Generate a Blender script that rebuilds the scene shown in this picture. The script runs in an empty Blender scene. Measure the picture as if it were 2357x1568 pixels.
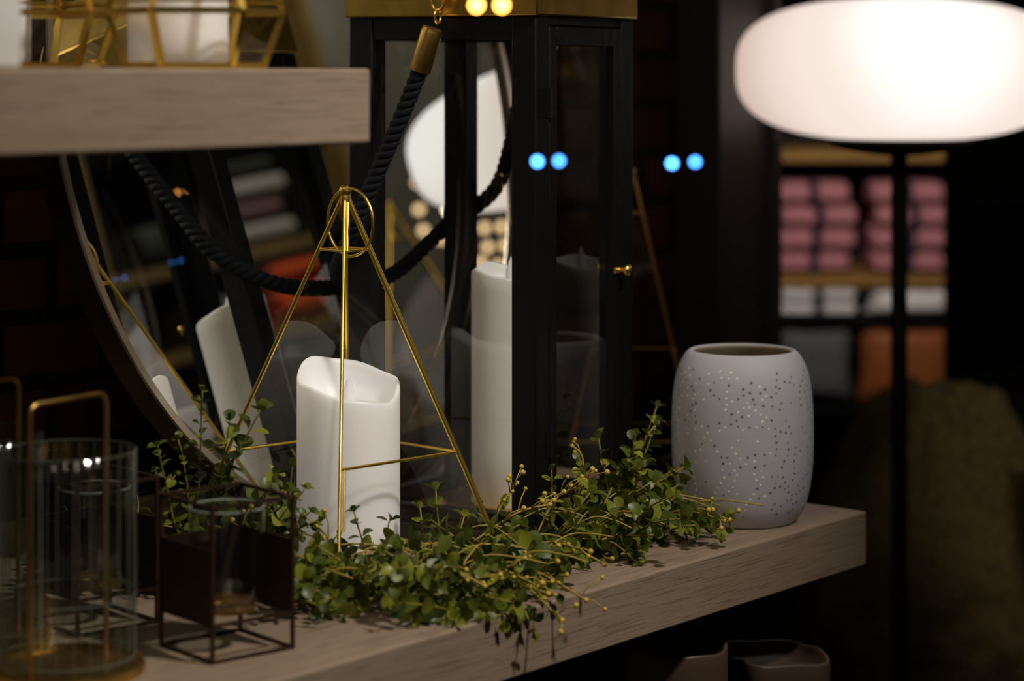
import bpy, math, random
from mathutils import Vector, Matrix, Euler, noise
rnd = random.Random(11)
SC = bpy.context.scene
COL = SC.collection
SC.view_settings.view_transform = 'Standard'
pi = math.pi
ANG = math.radians(50.15)          # direction of the shelves
U = Vector((math.cos(ANG), math.sin(ANG), 0)); V = Vector((-math.sin(ANG), math.cos(ANG), 0))
C0 = Vector((0.3205, 2.056, 0.90))  # front corner of the lower shelf

# ------------------------------------------------------------------ materials
def newmat(name):
    m = bpy.data.materials.new(name); m.use_nodes = True
    nt = m.node_tree; return m, nt, nt.nodes['Principled BSDF']
def pm(name, col, rough=0.5, metal=0.0, emis=None, es=0.0, bump=0.0, bscale=60, var=0.0, spec=0.5, sss=0.0, sscale=0.6):
    m, nt, b = newmat(name)
    b.inputs['Base Color'].default_value = (*col, 1)
    b.inputs['Roughness'].default_value = rough
    b.inputs['Metallic'].default_value = metal
    b.inputs['Specular IOR Level'].default_value = spec
    if emis:
        b.inputs['Emission Color'].default_value = (*emis, 1); b.inputs['Emission Strength'].default_value = es
    if sss:
        b.inputs['Subsurface Weight'].default_value = sss
        b.inputs['Subsurface Radius'].default_value = (0.02, 0.015, 0.01)
        b.inputs['Subsurface Scale'].default_value = sscale
    if bump or var:
        tc = nt.nodes.new('ShaderNodeTexCoord'); n = nt.nodes.new('ShaderNodeTexNoise')
        n.inputs['Scale'].default_value = bscale; n.inputs['Detail'].default_value = 5
        nt.links.new(tc.outputs['Object'], n.inputs['Vector'])
        if bump:
            bp = nt.nodes.new('ShaderNodeBump'); bp.inputs['Strength'].default_value = bump
            bp.inputs['Distance'].default_value = 0.002
            nt.links.new(n.outputs['Fac'], bp.inputs['Height']); nt.links.new(bp.outputs['Normal'], b.inputs['Normal'])
        if var:
            r = nt.nodes.new('ShaderNodeValToRGB')
            r.color_ramp.elements[0].position = 0.3; r.color_ramp.elements[1].position = 0.7
            r.color_ramp.elements[0].color = (*[c*(1-var) for c in col], 1)
            r.color_ramp.elements[1].color = (*[min(1, c*(1+var)) for c in col], 1)
            nt.links.new(n.outputs['Fac'], r.inputs['Fac']); nt.links.new(r.outputs['Color'], b.inputs['Base Color'])
    return m
def emat(name, col, s):
    m = bpy.data.materials.new(name); m.use_nodes = True; nt = m.node_tree; nt.nodes.clear()
    e = nt.nodes.new('ShaderNodeEmission'); o = nt.nodes.new('ShaderNodeOutputMaterial')
    e.inputs[0].default_value = (*col, 1); e.inputs[1].default_value = s
    nt.links.new(e.outputs[0], o.inputs[0]); return m
def glassmat(name, base=0.03, grz=0.7, tint=(1, 1, 1), rough=0.0):
    m = bpy.data.materials.new(name); m.use_nodes = True; nt = m.node_tree; nt.nodes.clear()
    o = nt.nodes.new('ShaderNodeOutputMaterial'); mx = nt.nodes.new('ShaderNodeMixShader')
    t = nt.nodes.new('ShaderNodeBsdfTransparent'); g = nt.nodes.new('ShaderNodeBsdfGlossy')
    t.inputs[0].default_value = (*tint, 1); g.inputs['Roughness'].default_value = rough
    lw = nt.nodes.new('ShaderNodeLayerWeight'); lw.inputs['Blend'].default_value = 0.5
    p = nt.nodes.new('ShaderNodeMath'); p.operation = 'POWER'; p.inputs[1].default_value = 5
    q = nt.nodes.new('ShaderNodeMath'); q.operation = 'MULTIPLY_ADD'; q.inputs[1].default_value = grz; q.inputs[2].default_value = base
    nt.links.new(lw.outputs['Facing'], p.inputs[0]); nt.links.new(p.outputs[0], q.inputs[0])
    nt.links.new(q.outputs[0], mx.inputs[0]); nt.links.new(t.outputs[0], mx.inputs[1]); nt.links.new(g.outputs[0], mx.inputs[2])
    nt.links.new(mx.outputs[0], o.inputs[0]); return m
def woodmat(name, c1, c2, c3):
    m, nt, b = newmat(name)
    tc = nt.nodes.new('ShaderNodeTexCoord')
    def grain(sc, det, dist):
        mp = nt.nodes.new('ShaderNodeMapping'); mp.inputs['Scale'].default_value = sc
        nt.links.new(tc.outputs['Object'], mp.inputs[0])
        n = nt.nodes.new('ShaderNodeTexNoise'); n.inputs['Scale'].default_value = 1; n.inputs['Detail'].default_value = det
        n.inputs['Distortion'].default_value = dist
        nt.links.new(mp.outputs[0], n.inputs['Vector']); return n
    n = grain((4, 110, 160), 3, 0.2)
    r = nt.nodes.new('ShaderNodeValToRGB'); cr = r.color_ramp
    cr.elements[0].position = 0.25; cr.elements[0].color = (*c1, 1)
    cr.elements[1].position = 0.75; cr.elements[1].color = (*c3, 1)
    e = cr.elements.new(0.48); e.color = (*c2, 1)
    nt.links.new(n.outputs['Fac'], r.inputs['Fac'])
    n2 = grain((20, 480, 700), 2, 0.6)
    mr = nt.nodes.new('ShaderNodeMapRange'); mr.inputs[1].default_value = 0.36; mr.inputs[2].default_value = 0.46
    mr.inputs[3].default_value = 0.68; mr.inputs[4].default_value = 1.0
    nt.links.new(n2.outputs['Fac'], mr.inputs[0])
    mx = nt.nodes.new('ShaderNodeMix'); mx.data_type = 'RGBA'; mx.blend_type = 'MULTIPLY'; mx.inputs[0].default_value = 1
    nt.links.new(r.outputs[0], mx.inputs[6]); nt.links.new(mr.outputs[0], mx.inputs[7])
    nt.links.new(mx.outputs[2], b.inputs['Base Color'])
    bp = nt.nodes.new('ShaderNodeBump'); bp.inputs['Strength'].default_value = 0.4; bp.inputs['Distance'].default_value = 0.0005
    nt.links.new(mr.outputs[0], bp.inputs['Height']); nt.links.new(bp.outputs[0], b.inputs['Normal'])
    b.inputs['Roughness'].default_value = 0.6
    return m
def brickmat():
    m, nt, b = newmat('brick_wall')
    tc = nt.nodes.new('ShaderNodeTexCoord'); sp = nt.nodes.new('ShaderNodeSeparateXYZ'); cb = nt.nodes.new('ShaderNodeCombineXYZ')
    nt.links.new(tc.outputs['Object'], sp.inputs[0]); nt.links.new(sp.outputs[0], cb.inputs[0]); nt.links.new(sp.outputs[2], cb.inputs[1])
    br = nt.nodes.new('ShaderNodeTexBrick'); nt.links.new(cb.outputs[0], br.inputs[0])
    br.inputs['Scale'].default_value = 4.2; br.inputs['Color1'].default_value = (0.085, 0.022, 0.011, 1)
    br.inputs['Color2'].default_value = (0.013, 0.006, 0.005, 1); br.inputs['Mortar'].default_value = (0.010, 0.008, 0.007, 1)
    br.inputs['Mortar Size'].default_value = 0.03
    n = nt.nodes.new('ShaderNodeTexNoise'); n.inputs['Scale'].default_value = 30; n.inputs['Detail'].default_value = 8
    nt.links.new(tc.outputs['Object'], n.inputs[0])
    mx = nt.nodes.new('ShaderNodeMix'); mx.data_type = 'RGBA'; mx.blend_type = 'MULTIPLY'; mx.inputs[0].default_value = 0.9
    nt.links.new(br.outputs[0], mx.inputs[6]); nt.links.new(n.outputs['Fac'], mx.inputs[7])
    nt.links.new(mx.outputs[2], b.inputs['Base Color'])
    bp = nt.nodes.new('ShaderNodeBump'); bp.inputs['Distance'].default_value = 0.01; bp.invert = True
    nt.links.new(br.outputs['Fac'], bp.inputs['Height']); nt.links.new(bp.outputs[0], b.inputs['Normal'])
    b.inputs['Roughness'].default_value = 0.9; b.inputs['Specular IOR Level'].default_value = 0.15
    return m
def leafmat(name, c1, c2, c3):
    m, nt, b = newmat(name)
    g = nt.nodes.new('ShaderNodeNewGeometry'); r = nt.nodes.new('ShaderNodeValToRGB'); cr = r.color_ramp
    cr.elements[0].color = (*c1, 1); cr.elements[1].color = (*c3, 1); e = cr.elements.new(0.6); e.color = (*c2, 1)
    nt.links.new(g.outputs['Random Per Island'], r.inputs[0]); nt.links.new(r.outputs[0], b.inputs['Base Color'])
    b.inputs['Roughness'].default_value = 0.40; b.inputs['Specular IOR Level'].default_value = 0.4
    tr = nt.nodes.new('ShaderNodeBsdfTranslucent'); mx = nt.nodes.new('ShaderNodeMixShader'); mx.inputs[0].default_value = 0.18
    nt.links.new(r.outputs[0], tr.inputs[0]); out = nt.nodes['Material Output']
    nt.links.new(b.outputs[0], mx.inputs[1]); nt.links.new(tr.outputs[0], mx.inputs[2]); nt.links.new(mx.outputs[0], out.inputs[0])
    return m
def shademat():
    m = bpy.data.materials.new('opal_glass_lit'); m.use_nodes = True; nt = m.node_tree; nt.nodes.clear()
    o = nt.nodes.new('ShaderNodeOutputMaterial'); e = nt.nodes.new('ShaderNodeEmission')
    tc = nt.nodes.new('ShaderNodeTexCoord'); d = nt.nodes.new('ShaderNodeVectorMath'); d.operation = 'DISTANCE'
    d.inputs[1].default_value = (0.012, -0.16, 0.037)  # glow painted brightest at this front spot, dimmer towards the shade's edges
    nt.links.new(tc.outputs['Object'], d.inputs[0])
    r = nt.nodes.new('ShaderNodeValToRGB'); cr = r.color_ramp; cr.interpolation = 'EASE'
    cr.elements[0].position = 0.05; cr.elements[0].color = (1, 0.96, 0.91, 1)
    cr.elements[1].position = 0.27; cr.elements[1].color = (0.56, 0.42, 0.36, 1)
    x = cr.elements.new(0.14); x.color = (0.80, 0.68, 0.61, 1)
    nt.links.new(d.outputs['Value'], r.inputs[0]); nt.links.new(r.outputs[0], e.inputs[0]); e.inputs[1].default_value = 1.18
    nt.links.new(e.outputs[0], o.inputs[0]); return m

M_wood = woodmat('washed_oak', (0.258, 0.187, 0.130), (0.287, 0.211, 0.148), (0.313, 0.233, 0.166))
M_gold = pm('brass', (0.95, 0.66, 0.13), 0.30, 1.0)
M_roof = pm('polished_brass_roof', (0.80, 0.52, 0.12), 0.30, 1.0, var=0.2, bscale=30)
M_gold_d = pm('aged_brass', (0.55, 0.34, 0.09), 0.36, 1.0, var=0.3, bscale=40)
M_bronze = pm('dark_bronze', (0.050, 0.026, 0.015), 0.45, 0.5, spec=0.3)
M_black = pm('black_painted_wood', (0.0035, 0.0035, 0.004), 0.5, bump=0.3, bscale=90, spec=0.2)
M_blackm = pm('black_metal', (0.005, 0.005, 0.005), 0.5, 0.0, spec=0.25)
M_rope = pm('black_rope', (0.006, 0.007, 0.012), 0.85, spec=0.25)
M_wax = pm('white_wax_glowing', (0.93, 0.90, 0.88), 0.42, sss=0.55, sscale=1.3, emis=(1.0, 0.92, 0.84), es=0.07)  # faint emission added to the wax to brighten the candle
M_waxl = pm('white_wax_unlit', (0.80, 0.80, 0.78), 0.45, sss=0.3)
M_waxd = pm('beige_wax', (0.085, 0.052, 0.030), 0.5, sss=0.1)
M_flame = pm('led_flame', (0.85, 0.85, 0.9), 0.3, sss=0.3)
M_vase = pm('matte_porcelain', (0.50, 0.49, 0.545), 0.62, bump=0.06, bscale=160)
M_vasein = pm('vase_inner_glaze', (0.40, 0.32, 0.25), 0.6)
M_hole = pm('hole_shade_dot', (0.16, 0.15, 0.16), 0.8)  # flat dark dots, the shade inside the holes put into the colour
M_holel = pm('hole_lit_dot', (0.95, 0.93, 0.85), 0.5)  # flat bright dots painted as if holes on one side were lit
M_glass = glassmat('clear_glass', 0.075)
M_glass2 = glassmat('ribbed_glass', 0.045, 0.6, (0.94, 0.96, 0.95), 0.08)
M_cup = glassmat('cup_glass', 0.10, 0.8, (0.92, 0.94, 0.93), 0.10)
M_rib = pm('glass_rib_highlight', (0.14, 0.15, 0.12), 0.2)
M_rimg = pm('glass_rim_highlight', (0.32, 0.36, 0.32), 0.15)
M_mirror = pm('mirror_silver', (0.80, 0.82, 0.79), 0.0, 1.0)
M_mframe = pm('brushed_bronze_frame', (0.10, 0.075, 0.05), 0.45, 1.0, bump=0.1, bscale=50)
M_mrim = pm('silvery_rim', (0.72, 0.67, 0.58), 0.35, 1.0)
M_leaf = leafmat('waxy_leaf', (0.034, 0.052, 0.005), (0.100, 0.130, 0.012), (0.27, 0.29, 0.028))
M_stem = pm('green_stem', (0.22, 0.18, 0.025), 0.5)
M_bstem = pm('yellow_stem', (0.34, 0.25, 0.03), 0.55)
M_berry = pm('yellow_berry', (0.55, 0.40, 0.05), 0.4)
M_brick = brickmat()
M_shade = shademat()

# ------------------------------------------------------------------ mesh builder
class MB:
    def __init__(s): s.v = []; s.f = []; s.m = []
    def add(s, vs, fs, mi=0):
        o = len(s.v); s.v += [tuple(x) for x in vs]; s.f += [tuple(i+o for i in f) for f in fs]; s.m += [mi]*len(fs)
    def box(s, c, d, mi=0):
        x, y, z = c; a, b, e = d[0]/2, d[1]/2, d[2]/2
        vs = [(x+i*a, y+j*b, z+k*e) for i in (-1, 1) for j in (-1, 1) for k in (-1, 1)]
        s.add(vs, [(0, 1, 3, 2), (4, 6, 7, 5), (0, 4, 5, 1), (2, 3, 7, 6), (0, 2, 6, 4), (1, 5, 7, 3)], mi)
    def tube(s, path, r, n=8, closed=False, mi=0, rot=0.0, up=None):
        P = [Vector(p) for p in path]; L = len(P)
        R = r if isinstance(r, (list, tuple)) else [r]*L
        T = []
        for i in range(L):
            a = P[(i-1) % L] if closed else P[max(i-1, 0)]; b = P[(i+1) % L] if closed else P[min(i+1, L-1)]
            t = (b-a); T.append(t.normalized() if t.length > 1e-9 else Vector((0, 0, 1)))
        g = Vector(up) if up else (Vector((0, 0, 1)) if abs(T[0].z) < 0.95 else Vector((1, 0, 0)))
        N = (g - T[0]*g.dot(T[0])).normalized(); vs = []
        for i in range(L):
            N = (N - T[i]*N.dot(T[i])).normalized(); B = T[i].cross(N)
            for k in range(n):
                a = 2*pi*k/n + rot
                vs.append(P[i] + (N*math.cos(a) + B*math.sin(a))*R[i])
        fs = []
        for i in range(L if closed else L-1):
            j = (i+1) % L
            for k in range(n):
                k2 = (k+1) % n; fs.append((i*n+k, i*n+k2, j*n+k2, j*n+k))
        if not closed:
            fs.append(tuple(reversed(range(n)))); fs.append(tuple((L-1)*n+k for k in range(n)))
        s.add(vs, fs, mi)
    def bar(s, p, q, w, mi=0): s.tube([p, q], w*0.7071, 4, mi=mi, rot=pi/4)
    def lathe(s, prof, n=48, c=(0, 0, 0), mi=0, mod=None, close=False):
        vs = []
        for (r, z) in prof:
            for k in range(n):
                a = 2*pi*k/n; rr = r*(mod(a, z) if mod else 1)
                vs.append((c[0]+rr*math.cos(a), c[1]+rr*math.sin(a), c[2]+z))
        fs = []; L = len(prof)
        for i in range(L-1 if not close else L):
            j = (i+1) % L
            for k in range(n):
                k2 = (k+1) % n; fs.append((i*n+k, i*n+k2, j*n+k2, j*n+k))
        s.add(vs, fs, mi)
    def sphere(s, c, r, n=12, mi=0, sc=(1, 1, 1)):
        m = max(6, n//2+2); vs = [(c[0], c[1], c[2]-r*sc[2])]
        for i in range(1, m):
            t = -pi/2 + pi*i/m
            for k in range(n):
                a = 2*pi*k/n; vs.append((c[0]+r*sc[0]*math.cos(t)*math.cos(a), c[1]+r*sc[1]*math.cos(t)*math.sin(a), c[2]+r*sc[2]*math.sin(t)))
        vs.append((c[0], c[1], c[2]+r*sc[2])); fs = []
        for k in range(n): fs.append((0, 1+(k+1) % n, 1+k))
        for i in range(m-2):
            for k in range(n):
                k2 = (k+1) % n; a = 1+i*n; b = a+n; fs.append((a+k, a+k2, b+k2, b+k))
        a = 1+(m-2)*n
        for k in range(n): fs.append((a+k, a+(k+1) % n, len(vs)-1))
        s.add(vs, fs, mi)
    def build(s, name, mats, parent=None, loc=(0, 0, 0), rz=0.0, bevel=0.0, smooth=True, sharp=40, segs=2):
        me = bpy.data.meshes.new(name); me.from_pydata(s.v, [], s.f)
        for m in (mats if isinstance(mats, (list, tuple)) else [mats]): me.materials.append(m)
        me.polygons.foreach_set('material_index', s.m)
        if smooth:
            me.polygons.foreach_set('use_smooth', [True]*len(s.f)); me.set_sharp_from_angle(angle=math.radians(sharp))
        me.validate(); me.update()
        o = bpy.data.objects.new(name, me); COL.objects.link(o); o.location = loc; o.rotation_euler = (0, 0, rz)
        if parent: o.parent = parent
        if bevel:
            b = o.modifiers.new('bevel', 'BEVEL'); b.width = bevel; b.segments = segs; b.limit_method = 'ANGLE'
        return o
def tag(o, label, cat, group=None, kind=None):
    o['label'] = label; o['category'] = cat
    if group: o['group'] = group
    if kind: o['kind'] = kind
    return o
def thing(name, label, cat, loc, rot=(0, 0, 0), group=None):
    e = bpy.data.objects.new(name, None); COL.objects.link(e); e.empty_display_size = 0.05
    e.location = loc; e.rotation_euler = rot; return tag(e, label, cat, group)
def dup(root, loc, rot=None, label=None, scale=None, skip=()):
    def rec(o, par):
        c = o.copy(); COL.objects.link(c)
        if par: c.parent = par; c.matrix_parent_inverse = o.matrix_parent_inverse.copy()
        for ch in [x for x in list(o.children) if x is not c]:
            if ch.name.split('.')[0] not in skip: rec(ch, c)
        return c
    c = rec(root, None); c.location = loc
    if rot is not None: c.rotation_euler = rot
    if scale: c.scale = scale
    if label: c['label'] = label
    return c
def cr(pts, n=12, closed=False):
    P = [Vector(p) for p in pts]; out = []; L = len(P)
    for i in range(L if closed else L-1):
        if closed: a, b, c, d = P[(i-1) % L], P[i], P[(i+1) % L], P[(i+2) % L]
        else: a, b, c, d = P[max(i-1, 0)], P[i], P[i+1], P[min(i+2, L-1)]
        for k in range(n):
            t = k/n; out.append(0.5*((2*b)+(c-a)*t+(2*a-5*b+4*c-d)*t*t+(3*b-a-3*c+d)*t**3))
    if not closed: out.append(P[-1])
    return out
def SL(u, v, z=0.0): return C0 + U*u + V*v + Vector((0, 0, z))
def struct(o): o['kind'] = 'structure'; return o

# ------------------------------------------------------------------ setting
def wall(name, c, d, mat, rz=0, loc=(0, 0, 0)):
    b = MB(); b.box(c, d); return struct(b.build(name, mat, loc=loc, rz=rz, smooth=False))
M_floor = pm('dark_floor', (0.03, 0.024, 0.02), 0.5, var=0.3, bscale=5)
M_ceil = pm('dark_ceiling', (0.02, 0.02, 0.02), 0.9, var=0.1, bscale=5)
M_grey = pm('grey_plaster', (0.21, 0.195, 0.155), 0.9, var=0.45, bscale=2.2)
M_dark = pm('dark_panel', (0.005, 0.004, 0.004), 0.8, var=0.2, bscale=8, spec=0.2)
M_col = pm('dark_column_paint', (0.030, 0.024, 0.024), 0.4, bump=0.05, bscale=20)
wall('floor', (0.75, 2.6, -0.05), (5, 6.4, 0.1), M_floor)
wall('ceiling', (0.75, 2.6, 2.85), (5, 6.4, 0.1), M_ceil)
wall('wall_east', (2.85, 2.6, 1.4), (0.1, 6.4, 2.8), M_grey)
wall('wall_back', (0.75, 5.35, 1.4), (4.1, 0.1, 2.8), M_dark)
wall('wall_brick', (-0.54, 0.61, 0.5), (2.52, 0.10, 2.8), M_brick, ANG, (C0.x, C0.y, 0.90))
wall('wall_partition', (1.02, 3.5, 1.4), (0.70, 0.06, 2.8), M_dark)
b = MB(); b.box((0.549, 0.535, 0.5), (0.123, 0.05, 2.8)); b.box((0.615, 0.53, 0.5), (0.012, 0.07, 2.8)); b.box((0.49, 0.53, 0.5), (0.008, 0.068, 2.8))
struct(b.build('trim_1', M_col, loc=C0, rz=ANG, bevel=0.003))

# ------------------------------------------------------------------ shelves
def board(name, label, x0, x1, y0, y1, z0, z1):
    b = MB(); b.box(((x0+x1)/2, (y0+y1)/2, (z0+z1)/2), (x1-x0, y1-y0, z1-z0))
    return tag(b.build(name, M_wood, loc=C0, rz=ANG, bevel=0.002), label, 'shelf')
board('display_shelf', 'thick washed oak shelf board carrying candles and greenery', -1.5, 0, 0, 0.559, -0.049, 0)
board('display_shelf', 'thick washed oak shelf board carrying brass glass lanterns', -1.5, -0.651, 0, 0.270, 0.349, 0.400)
board('display_shelf', 'washed oak shelf board below carrying beige candles', -1.5, 0.02, 0.0, 0.559, -0.349, -0.30)

# ------------------------------------------------------------------ round mirror
R = 0.3675; MA = math.radians(61.5)
mloc = Vector((-0.1246, 2.0297, 0.9040)); meul = Euler((math.radians(-9.3), 0, MA))
MINV = (Matrix.Translation(mloc) @ meul.to_matrix().to_4x4()).inverted()
mir = thing('round_mirror', 'large round mirror with thin bronze metal frame standing on shelf', 'mirror', mloc, tuple(meul))
n = 180
def ring(mb, prof):
    vs = []
    for (r, y) in prof:
        for k in range(n): a = 2*pi*k/n; vs.append((r*math.cos(a), y, R+r*math.sin(a)))
    fs = []; m = len(prof)
    for i in range(m):
        j = (i+1) % m
        for k in range(n): k2 = (k+1) % n; fs.append((i*n+k, i*n+k2, j*n+k2, j*n+k))
    mb.add(vs, fs)
b = MB(); ring(b, [(R, -0.001), (R, 0.020), (R-0.0075, 0.020), (R-0.0075, -0.001)]); b.build('mirror_frame', M_mframe, mir)
b = MB(); ring(b, [(R-0.0005, -0.0030), (R, -0.001), (R-0.0072, -0.001), (R-0.0068, -0.0030)]); b.build('frame_rim', M_mrim, mir)
mir.children[-1]['label'] = 'thin pale metallic front rim'
b = MB(); r = R-0.0077
b.add([(r*math.cos(2*pi*k/n), 0.003, R+r*math.sin(2*pi*k/n)) for k in range(n)], [tuple(range(n))])
b.build('mirror_glass', M_mirror, mir, smooth=False)

# ------------------------------------------------------------------ candles
def candle(name, label, loc, r, h, fb=0.0, lr=0.0, wav=0.002, ph=0.0, rec=0.02, mat=None, square=False, flame=True, rz=0, group=None):
    root = thing(name, label, 'candle', loc, (0, 0, rz), group)
    n = 96
    b = MB()
    def rim(a): return h + fb*math.sin(a) + lr*math.cos(a) + wav*math.sin(3*a+ph) + wav*0.6*math.sin(5*a+1.3*ph)
    def sq(a):
        if not square: return 1.0
        return 1.0/((abs(math.cos(a))**5+abs(math.sin(a))**5)**0.2)
    lay = [('b', 0.0, 0), ('b', 0.94, 0), ('b', 1.0, 0.003)] + [('s', 1.0, t) for t in (0.25, 0.5, 0.75, 0.93)] + \
          [('t', 1.0, -0.0022), ('t', 0.985, -0.0006), ('t', 0.955, 0), ('t', 0.92, -0.0008), ('t', 0.895, -0.004), ('i', 0.86, 0.5), ('f', 0.80, 0), ('f', 0.45, -0.003), ('f', 0.0, -0.003)]
    vs = []
    for (t, rr, zz) in lay:
        for k in range(n):
            a = 2*pi*k/n; q = sq(a); R_ = rim(a)
            low = h-abs(fb)-abs(lr)-rec
            z = {'b': zz, 's': R_*zz, 't': R_+zz, 'i': low+(R_-low)*zz, 'f': low+0.002+zz}[t]
            vs.append((r*rr*q*math.cos(a), r*rr*q*math.sin(a), z))
    fs = []
    for i in range(len(lay)-1):
        for k in range(n): k2 = (k+1) % n; fs.append((i*n+k, i*n+k2, (i+1)*n+k2, (i+1)*n+k))
    b.add(vs, fs); b.build('candle_body', mat or M_wax, root, sharp=80)
    if flame:
        low = h-abs(fb)-abs(lr)-rec-0.001
        f = MB(); f.lathe([(0.0001, 0), (0.0035, 0.001), (0.0050, 0.007), (0.0048, 0.012), (0.0030, 0.019), (0.0001, 0.026)], 20, (0, 0, low))
        f.build('led_flame', M_flame, root)
        root.children[-1]['label'] = 'translucent plastic flame tip'
    return root
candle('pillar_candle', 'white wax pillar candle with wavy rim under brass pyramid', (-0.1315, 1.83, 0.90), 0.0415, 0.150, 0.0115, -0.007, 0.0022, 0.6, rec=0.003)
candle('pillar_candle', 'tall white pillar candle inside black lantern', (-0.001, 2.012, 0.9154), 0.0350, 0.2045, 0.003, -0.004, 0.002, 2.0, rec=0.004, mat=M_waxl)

# ------------------------------------------------------------------ brass pyramid
def pyramid():
    root = thing('geometric_terrarium', 'brass pyramid glass terrarium with top ring around white candle', 'lantern', (-0.134, 1.826, 0.90))
    H = 0.3015; hd = 0.126; ap = Vector((0, 0, H))
    cs = [Vector((0.004, -hd, 0.0018)), Vector((hd+0.004, -0.006, 0.0018)), Vector((-0.006, hd-0.006, 0.0018)), Vector((-hd-0.010, -0.002, 0.0018))]
    F, Rr, K, L = cs
    P = lambda c, t: ap.lerp(c, t)
    b = MB()
    for c in cs: b.tube([P(c, 0.02), c], 0.0014 if c is F else (0.0023 if c is Rr else 0.0018), 10)
    b.tube([P(F, .03)+Vector((0.0026, 0, 0)), P(F, .155)+Vector((0.0026, 0, 0))], 0.0014, 8)
    b.tube([P(F, .695)+Vector((0.0034, 0, 0)), P(F, .84)+Vector((0.0034, 0.001, 0))], 0.0009, 8)
    for i in range(4):
        b.tube([P(cs[i], .155), P(cs[(i+1) % 4], .155)], 0.0011, 8)
        b.tube([cs[i], cs[(i+1) % 4]], 0.0014, 8)
    for a, c in ((F, Rr), (Rr, K), (K, L)): b.tube([P(a, .695), P(c, .695)], 0.0013, 8)
    b.build('brass_frame', M_gold, root, sharp=60)
    b = MB(); b.sphere((0, 0, H), 0.0052, 20); b.lathe([(0.0001, -0.012), (0.0045, -0.011), (0.0045, -0.004), (0.003, 0)], 16, (0, 0, H))
    b.build('finial', M_gold, root)
    b = MB(); pts = []
    q = Matrix.Rotation(math.radians(-44), 3, 'Z') @ Matrix.Rotation(math.radians(8), 3, 'Y')
    for k in range(48):
        a = 2*pi*k/48; pts.append(q @ Vector((0.027*math.cos(a), 0, 0.027*math.sin(a))) + Vector((0.005, -0.012, H-0.024)))
    b.tube(pts, 0.0012, 10, closed=True); b.build('carrying_ring', M_gold, root)
    b = MB()
    for a, c in ((F, Rr), (Rr, K), (K, L)):
        b.add([P(a, .155), P(c, .155), P(c, .995), P(a, .995)], [(0, 1, 2, 3)])
    b.build('glass_panes', M_glass, root, smooth=False)
    return root
pyr = pyramid()
def plinth(label, x, y, z, w=0.24, d=0.20, rz=ANG):
    b = MB(); b.box((0, 0, z/2), (w, d, z)); b.box((0, 0, 0.01), (w+.02, d+.02, 0.02)); b.box((0, 0, z-0.006), (w+.006, d+.006, 0.012))
    tag(b.build('display_plinth', M_blackm, loc=(x, y, 0), rz=rz, bevel=0.003), label, 'plinth')
plinth('black display plinth behind the shelf end', 0.155, 2.50, 0.90)
p2 = dup(pyr, (0.132, 2.49, 0.90), (0, 0, math.radians(42)), 'brass pyramid glass terrarium standing behind black lantern', (0.70, 0.70, 0.95), skip=('carrying_ring',))
for c_ in p2.children:
    if c_.name.startswith('brass_frame') or c_.name.startswith('finial'):
        c_.material_slots[0].link = 'OBJECT'; c_.material_slots[0].material = pm('dull_brass', (0.60, 0.34, 0.10), 0.45, 1.0)
plinth('tall black display plinth carrying brass terrarium near lamp', 0.88, 2.729, 0.982, 0.30, 0.30, 0.2)
dup(pyr, (0.88, 2.729, 0.982), (0, 0, math.radians(70)), 'brass pyramid glass terrarium on tall black plinth near lamp', (1.05, 1.05, 1.05))

# ------------------------------------------------------------------ black lantern
LC = Vector((-0.0161, 2.0014, 0.90)); LR = math.radians(61)
lan = thing('candle_lantern', 'tall black wooden lantern with brass roof, glass panes and rope handle', 'lantern', LC, (0, 0, LR))
lan.scale = (0.965, 0.965, 1.0)
h = 0.095; zt = 0.444; pw = 0.024
b = MB(); b.box((0, 0, 0.007), (0.196, 0.196, 0.014)); b.build('lantern_base', M_black, lan, bevel=0.0015)
for i in (-1, 1):
    for j in (-1, 1):
        b = MB(); b.box((i*(h-pw/2), j*(h-pw/2), (0.014+zt)/2), (pw, pw, zt-0.014)); b.build('corner_post', M_black, lan, bevel=0.0012)
def rail(c, d): b = MB(); b.box(c, d); b.build('lantern_rail', M_black, lan, bevel=0.001)
for z, hh in ((0.0215, 0.015), (zt-0.010, 0.020)):
    for sgn in (-1, 1): rail((sgn*(h-0.008), 0, z), (0.013, 2*(h-pw), hh))
    rail((0, h-0.008, z), (2*(h-pw), 0.013, hh))
rail((0, -(h-0.008), zt-0.004), (2*(h-pw), 0.013, 0.008))
b = MB(); b.box((0, 0, 0.0146), (2*(h-pw)+0.01, 2*(h-pw)+0.01, 0.0010)); b.build('floor_plate', M_gold_d, lan)
b = MB()
for sgn in (-1, 1):
    x = sgn*(h-0.008); y = h-pw; b.add([(x, -y, 0.029), (x, y, 0.029), (x, y, zt-0.02), (x, -y, zt-0.02)], [(0, 1, 2, 3)])
y = h-0.008; x = h-pw; b.add([(-x, y, 0.029), (x, y, 0.029), (x, y, zt-0.02), (-x, y, zt-0.02)], [(0, 1, 2, 3)])
b.build('glass_panes', M_glass, lan, smooth=False)
door = bpy.data.objects.new('lantern_door', None); COL.objects.link(door); door.parent = lan
xx = h-pw-0.001; z0 = 0.016; z1 = zt-0.009; sw = 0.014; yd = -(h-0.0045)
b = MB()
for i in (-1, 1): b.box((i*(xx-sw/2), yd, (z0+z1)/2), (sw, 0.009, z1-z0))
b.box((0, yd, z1-0.008), (2*(xx-sw), 0.009, 0.016)); b.box((0, yd, z0+0.012), (2*(xx-sw), 0.009, 0.024))
b.build('door_frame', M_black, door, bevel=0.001)
b = MB(); a = xx-sw; b.add([(-a, yd, z0+0.024), (a, yd, z0+0.024), (a, yd, z1-0.016), (-a, yd, z1-0.016)], [(0, 1, 2, 3)])
b.build('door_glass', M_glass, door, smooth=False)
b = MB(); kz = 0.222; kx = xx-0.006
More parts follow.
